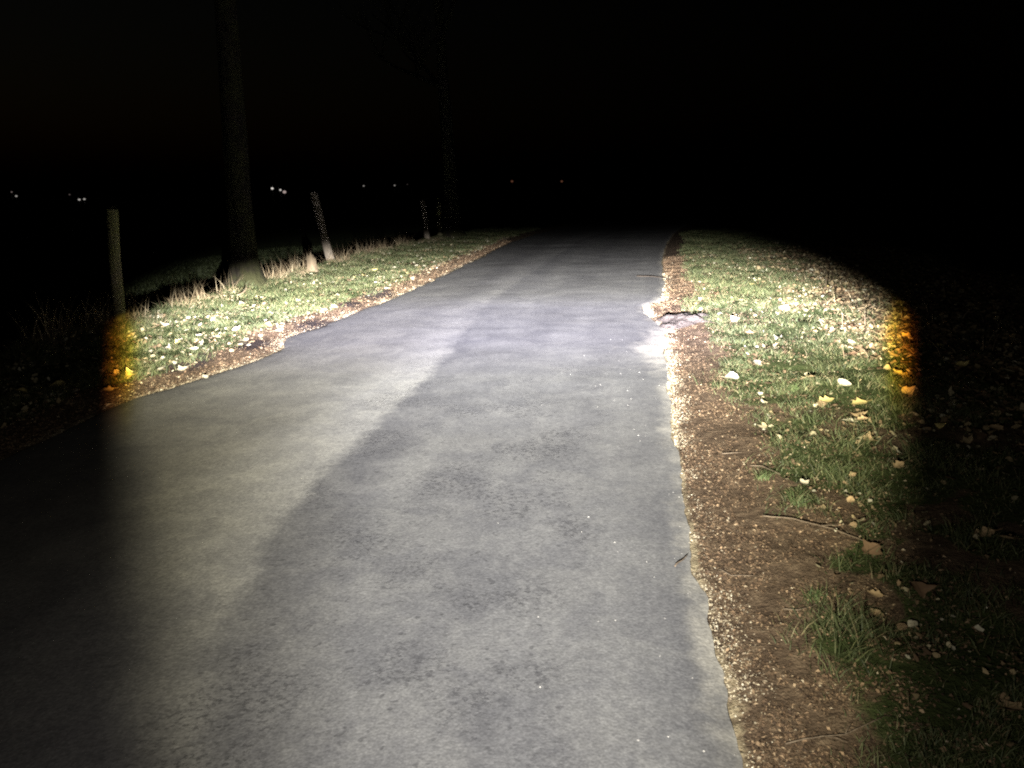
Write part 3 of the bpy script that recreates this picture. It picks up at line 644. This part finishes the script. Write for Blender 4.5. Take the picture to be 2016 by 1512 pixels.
# ------------------------------------------------------------------ trees: bare in winter
def tree(px, py, rad, hgt, lean, seed, label):
    r = random.Random(seed); p = ground_at(px, py); root = empty('tree', (p.x, p.y, float(height(p.x, p.y))))
    tag(root, label, 'tree', 'bare trees on the left bank')
    ax = Vector((-math.sin(R(lean)), 0, 1)).normalized(); side = Vector((1, 0, 0))
    trunk = []
    for t in (-0.06, 0.0, 0.012, 0.03, 0.06, 0.12, 0.2, 0.3, 0.42, 0.55, 0.7, 0.85, 1.0):
        fl = 1 + 0.75 * math.exp(-max(t, 0) * hgt / 0.16)
        trunk.append((ax * (hgt * t) + Vector((0.10 * math.sin(t * 4 + seed), 0.08 * math.sin(t * 5 + 1), 0)) * t, rad * fl * (1 - 0.72 * max(t, 0) ** 0.9)))
    link('trunk', tube_mesh('trunk', [trunk], 22, 0.11, seed), M_bark, root)
    limbs, twigs = [], []
    def grow(p0, d, ln, rd, lvl):
        path = []; p = p0.copy(); dd = d.copy(); n = 6
        for i in range(n + 1):
            path.append((p.copy(), rd * (1 - 0.7 * i / n)))
            dd = (dd + Vector((r.uniform(-.25, .25), r.uniform(-.25, .25), r.uniform(-.05, .22)))).normalized(); p = p + dd * ln / n
        (limbs if lvl < 2 else twigs).append(path)
        if lvl < 3:
            for k in range(5 if lvl else 6):
                i = r.randint(2, n); q, rr = path[i]
                nd = (dd + Vector((r.uniform(-1, 1), r.uniform(-1, 1), r.uniform(-.2, .7)))).normalized()
                grow(q, nd, ln * r.uniform(0.4, 0.62), rr * 0.62, lvl + 1)
    for k in range(7):
        i = 8 + k % 5; q, rr = trunk[i]; a = k * 2.4 + seed
        grow(q, Vector((math.cos(a), math.sin(a), r.uniform(0.4, 1.0))).normalized(), hgt * r.uniform(0.28, 0.42), rr * 0.5, 0)
    cr = link('crown', tube_mesh('crown', limbs, 7, 0.05, seed, False), M_bark, root)
    link('twigs', tube_mesh('twigs', twigs, 4, 0.0, seed, False), M_bark, cr)
    return root
tree(487, 566, 0.205, 11.0, -1.0, 5, 'thick mossy trunk rising from the straw between the nearest post and the stump')
tree(891, 469, 0.24, 10.0, 1.0, 9, 'distant mossy trunk at the end of the row of posts, where the verge narrows')

# ------------------------------------------------------------------ split stump between the trunk and the pale post
def stump():
    p = ground_at(615, 541); z = float(height(p.x, p.y)); root = empty('broken_stump', (p.x, p.y, z))
    tag(root, 'short split pale stump in the straw just left of the leaning post', 'stump')
    r = random.Random(4); sides = 14; v, f = [], []
    rows = [(-0.12, 0.115), (0.0, 0.11), (0.04, 0.088), (0.12, 0.078), (0.22, 0.076)]
    for zz, rd in rows:
        for k in range(sides):
            a = 2 * math.pi * k / sides; rr = rd * (1 + 0.12 * math.sin(2 * a + 1) + r.uniform(-.05, .05)); v.append((math.cos(a) * rr, math.sin(a) * rr, zz))
    for k in range(sides):   # jagged rim
        a = 2 * math.pi * k / sides; rr = 0.070 * r.uniform(0.85, 1.05); v.append((math.cos(a) * rr, math.sin(a) * rr, 0.26 + r.uniform(-.03, .07) + 0.04 * math.cos(a + 2)))
    for k in range(sides):
        a = 2 * math.pi * k / sides; v.append((math.cos(a) * 0.03, math.sin(a) * 0.03, 0.24 + r.uniform(-.02, .03)))
    m = len(rows) + 2
    for i in range(m - 1):
        for k in range(sides):
            a = i * sides + k; c = i * sides + (k + 1) % sides; f.append((a, c, c + sides, a + sides))
    f.append(tuple((m - 1) * sides + k for k in range(sides)))
    me = bpy.data.meshes.new('wood_body'); me.from_pydata(v, [], f); me.update(); link('wood_body', me, M_stump, root)
    for k, (dx, hh) in enumerate(((-0.05, 0.29), (0.06, 0.18))):
        b = bmesh.new(); bmesh.ops.create_cone(b, cap_ends=True, segments=5, radius1=0.022, radius2=0.004, depth=hh)
        bmesh.ops.translate(b, verts=b.verts, vec=(dx, -0.055, hh / 2)); me = bpy.data.meshes.new('splinter'); b.to_mesh(me); b.free(); link('splinter', me, M_stump, root)
stump()

# ------------------------------------------------------------------ heap of soil at the broken road edge
def heap():
    p = ground_at(1345, 634); z = float(height(p.x, p.y)); n, v, f = 26, [], []
    for j in range(n):
        for i in range(n):
            x = (i / (n - 1) - .5) * 0.72; y = (j / (n - 1) - .5) * 1.15; d = math.hypot(x / 0.32, y / 0.52) + 0.5 * (float(vnoise(x, y, 4, 2, 72)) - .5)
            h = max(0.0, 1 - d * d) ** 0.7
            nz = float(vnoise(x + 3, y + 7, 7, 4, 71)) - .5
            v.append((x + 0.02 * nz, y, -0.03 + h * (0.085 + 0.13 * nz) + 0.02 * nz))
    for j in range(n - 1):
        for i in range(n - 1):
            a = j * n + i; f.append((a, a + 1, a + n + 1, a + n))
    me = bpy.data.meshes.new('soil_heap'); me.from_pydata(v, [], f); me.update()
    for q in me.polygons: q.use_smooth = True
    m, nn, b = mat('grey_soil', 0.95, 0.1); co = nn.coord('Object'); t = nn.noise(co, 16, 5, 0.65)
    nn.t.links.new(nn.ramp(t, [(0.3, (0.050, 0.040, 0.035)), (0.5, (0.090, 0.075, 0.066)), (0.7, (0.14, 0.118, 0.104))]), b.inputs['Base Color']); nn.t.links.new(nn.bump(t, 1.0, 0.03), b.inputs['Normal'])
    o = link('soil_heap', me, m); o.location = (p.x + 0.05, p.y, z); o.rotation_euler.z = R(-15)
    tag(o, 'low grey heap of soil beside the broken bite in the right road edge', 'soil heap')
heap()

# ------------------------------------------------------------------ twigs
M_ridgeshade = wood_mat('ridge_shade', (0.02, 0.016, 0.013), (0.05, 0.04, 0.032), None, (60, 60, 60), 0.002)  # near-black colour stands in for the shade along a low ridge
def twig(pts, rad, label, lift=0.012, name='twig', forks=(), material=None):
    rad *= 0.65
    P = []
    for px, py in pts:
        g = ground_at(px, py); on = fx(LE, g.y) < g.x < fx(RE, g.y)
        P.append(Vector((g.x, g.y, (0.018 if on else float(height(g.x, g.y)) + lift) + rad)))
    c = P[0].copy(); path = []
    for i in range(len(P) - 1):
        for k in range(3):
            t = k / 3; q = P[i].lerp(P[i + 1], t) - c; q += Vector((random.uniform(-1, 1), random.uniform(-1, 1), random.uniform(0, 1))) * rad * 0.8
            path.append((q, rad * (1.15 - 0.75 * (i + t) / len(P))))
    path.append((P[-1] - c, rad * 0.35)); paths = [path]
    for i, ang, ln in forks:
        q, rr = path[i]; d = (path[min(i + 1, len(path) - 1)][0] - q).normalized(); d = Matrix.Rotation(R(ang), 3, 'Z') @ d
        paths.append([(q, rr * 0.7), (q + d * ln * .5 + Vector((0, 0, .006)), rr * .55), (q + d * ln + Vector((0, 0, .004)), rr * .25)])
    o = link(name, tube_mesh(name, paths, 6, 0.1, len(pts)), material or M_twig); o.location = c
    return tag(o, label, 'twig', 'twigs on the right verge')
twig([(1500, 1032), (1560, 1040), (1640, 1068), (1710, 1090)], 0.0045, 'long thin twig with a dark shadow lying across the right grass', 0.02, forks=((5, 30, 0.10),))
twig([(1415, 1122), (1440, 1136), (1490, 1140)], 0.0035, 'short bent pale twig in brown litter beside the asphalt', 0.008)
twig([(1328, 1124), (1340, 1114), (1354, 1102)], 0.0045, 'short dark stick poking from the grit onto the asphalt', 0.01)
twig([(1545, 1472), (1600, 1464), (1660, 1462), (1740, 1436)], 0.0035, 'long pale twig on litter at the bottom right', 0.012, forks=((4, -35, 0.06), (6, 25, 0.05)))
twig([(1540, 1210), (1570, 1214), (1620, 1202)], 0.003, 'thin brown twig in litter below the short bent pale twig', 0.01)
twig([(1253, 547), (1285, 548), (1318, 550)], 0.011, 'dark stick standing in for a shadowed ridge on the far right margin of the asphalt', 0.01, material=M_ridgeshade)  # stick put in where a ridge lies in shadow
twig([(1420, 902), (1460, 903)], 0.004, 'short straight pale twig on litter at the inner rim of the grass', 0.012)
twig([(1475, 930), (1500, 934), (1535, 955)], 0.0035, 'dark crooked twig above the bright grass tuft', 0.015)

# upright dead stalks on the right
def stalk(px, py, h, label, seed):
    p = ground_at(px, py); r = random.Random(seed); root = empty('dead_stalk', (p.x, p.y, float(height(p.x, p.y)))); tag(root, label, 'stalk', 'dead stalks on the right verge')
    path = [(Vector((0.012 * math.sin(3 * t + seed), 0, -0.03 + h * t)), 0.007 * (1 - 0.6 * t)) for t in (0, .2, .4, .6, .8, 1.0)]
    st = link('stem', tube_mesh('stem', [path], 6, 0.1, seed), M_stump, root)
    for k in range(6):
        q, rr = path[r.randint(2, 5)]; a = r.uniform(0, 6.28); d = Vector((math.cos(a), math.sin(a), r.uniform(-.2, .8)))
        link('side_shoot', tube_mesh('side_shoot', [[(q, 0.004), (q + d * .05, 0.0045), (q + d * .09 + Vector((0, 0, -.015)), 0.002)]], 5, 0.1, k), M_stump, root)
stalk(1622, 592, 0.36, 'tall withered stalk standing among dead leaves in the upper right verge', 1)
stalk(1700, 655, 0.24, 'short withered stalk among leaves near the orange beam rim', 2)

# curl of bark in the left verge
def bark_curl():
    p = ground_at(468, 592); v, f = [], []; n, mseg = 12, 5
    for i in range(n + 1):
        t = i / n; cx = 0.16 * math.sin(t * 1.5); cz = 0.16 * (1 - math.cos(t * 1.5)) * 0.9 + 0.01; w = 0.035 * math.sin(math.pi * (0.12 + 0.8 * t))
        for th in (0.0, 0.006):
            for j in range(mseg + 1):
                s = j / mseg * 2 - 1; v.append((cx, s * w, cz + th + 0.01 * (1 - s * s)))
    k = mseg + 1
    for i in range(n):
        for th in (0, 1):
            for j in range(mseg):
                a = i * 2 * k + th * k + j; q = (a, a + 1, a + 2 * k + 1, a + 2 * k); f.append(q if th else q[::-1])
        for j in (0, mseg):
            a = i * 2 * k + j; f.append((a, a + k, a + 3 * k, a + 2 * k))
    me = bpy.data.meshes.new('bark_curl'); me.from_pydata(v, [], f); me.update()
    o = link('bark_curl', me, M_stump); o.location = (p.x, p.y, float(height(p.x, p.y)) + 0.02); o.rotation_euler = (0, R(-8), R(25))
    tag(o, 'curled pale strip of bark in the grass below the thick mossy trunk', 'bark')
bark_curl()

# ------------------------------------------------------------------ tufts of grass that stand out
def tuft(px, py, n, h, label):
    p = ground_at(px, py); r = rng; Pn = np.stack([r.normal(0, 0.018, n), r.normal(0, 0.018, n), np.zeros(n)], 1)
    o = blades('grass_tuft', Pn, r.uniform(0.5, 1.0, n) * h, 0.003 + 0.0015 * r.random(n), r.uniform(0.4, 1.1, n), pal(n, [(0.085, 0.125, 0.045), (0.115, 0.155, 0.058), (0.16, 0.18, 0.08)], 0.2), M_grass, None, None, segs=4, droop=0.4)
    del o['kind']; o.location = (p.x, p.y, float(height(p.x, p.y)))
    tag(o, label, 'grass tuft', 'grass tufts on the right verge')
tuft(1567, 1005, 46, 0.10, 'bright green grass tuft just left of the two orange tan leaves')
tuft(1500, 955, 60, 0.07, 'yellowish green tuft in the brown strip above the long twig')
tuft(1560, 780, 80, 0.09, 'lush light green tuft left of the curled amber leaves')
tuft(1640, 945, 50, 0.10, 'dark green tuft with long blades by the upper orange tan leaf')
tuft(1600, 1190, 50, 0.07, 'dull green tuft in litter below the long twig')

# ------------------------------------------------------------------ far-off lamps across the fields
def emit_mat(name, colr, s):
    m = bpy.data.materials.new(name); m.use_nodes = True; t = m.node_tree; t.nodes.clear()
    e = t.nodes.new('ShaderNodeEmission'); o = t.nodes.new('ShaderNodeOutputMaterial'); e.inputs[0].default_value = (*colr, 1); e.inputs[1].default_value = s
    t.links.new(e.outputs[0], o.inputs[0]); return m
M_pole, _n, _b = mat('galvanised_pole', 0.5, 0.5); _b.inputs['Base Color'].default_value = (0.25, 0.26, 0.27, 1)
_t = _n.noise(_n.coord('Object'), 4, 3); _n.t.links.new(_n.ramp(_t, [(0.3, (0.2, 0.21, 0.22)), (0.7, (0.3, 0.31, 0.32))]), _b.inputs['Base Color'])
def far_lamp(px, py, dist, size, colr, s, label):
    a = (px - 1008) / 1500.0; b = -(py - 756) / 1500.0; c, sn = math.cos(ROLL), math.sin(ROLL); a, b = a * c + b * sn, -a * sn + b * c
    d = Vector((a, math.cos(PITCH) + b * math.sin(PITCH), -math.sin(PITCH) + b * math.cos(PITCH))).normalized()
    hd = Vector((0, 0, CAM_H)) + d * (dist / math.hypot(d.x, d.y))
    gz = float(height(hd.x, hd.y)); h = max(hd.z - gz, 1.5)
    root = empty('distant_lamp', (hd.x, hd.y, gz)); tag(root, label, 'lamp', 'lamps far across the fields')
    link('pole', tube_mesh('pole', [[(Vector((0, 0, -0.5)), 0.09), (Vector((0, 0, h * .6)), 0.07), (Vector((0, 0, h - size * .45)), 0.05)]], 8), M_pole, root)
    bm = bmesh.new(); bmesh.ops.create_uvsphere(bm, u_segments=12, v_segments=8, radius=size / 2)
    for vv in bm.verts:
        vv.co.z *= 0.8
    bmesh.ops.translate(bm, verts=bm.verts, vec=(0, 0, h)); me = bpy.data.meshes.new('globe'); bm.to_mesh(me); bm.free(); link('globe', me, emit_mat('lamp_glow', colr, s), root)
    bm = bmesh.new(); bmesh.ops.create_cone(bm, cap_ends=True, segments=12, radius1=size * .45, radius2=size * .12, depth=size * .25)
    bmesh.ops.translate(bm, verts=bm.verts, vec=(0, 0, h + size * .5)); me = bpy.data.meshes.new('cap'); bm.to_mesh(me); bm.free(); link('cap', me, M_pole, root)
WHT = (1.0, 0.93, 0.85); PNK = (1.0, 0.78, 0.72); RED = (1.0, 0.40, 0.22)
for a in [
    (23, 378, 330, 0.55, PNK, 0.14, 'upper, fainter lamp of the slanting pair at the far left'),
    (32, 386, 330, 0.75, WHT, 0.3, 'lower, brighter lamp of the slanting pair at the far left'),
    (137, 383, 340, 0.6, PNK, 0.07, 'faint lamp above and left of the close white pair'),
    (156, 393, 320, 0.85, WHT, 0.36, 'left one of the close white pair of lamps over the nearest fence post'),
    (166, 392, 320, 0.8, WHT, 0.32, 'right one of the close white pair of lamps over the nearest fence post'),
    (536, 371, 300, 0.95, WHT, 0.75, 'brightest white lamp, left end of the trio before the leaning post'),
    (552, 374, 300, 0.85, WHT, 0.55, 'middle lamp of the trio before the leaning post'),
    (560, 378, 300, 1.3, PNK, 0.36, 'large pinkish lamp, right end of the trio before the leaning post'),
    (716, 366, 330, 0.7, WHT, 0.22, 'small white lamp right of the leaning post, left one of two'),
    (777, 365, 330, 0.7, WHT, 0.22, 'small white lamp nearer to the small far fence post, right one of two'),
    (802, 363, 340, 0.5, PNK, 0.04, 'barely visible lamp just right of the two small white ones'),
    (1008, 357, 320, 1.0, RED, 0.08, 'reddish lamp above the middle of the far lane, left one of two'),
    (1106, 357, 320, 0.95, RED, 0.08, 'reddish lamp above the far lane, right one of two'),
]: far_lamp(*a)
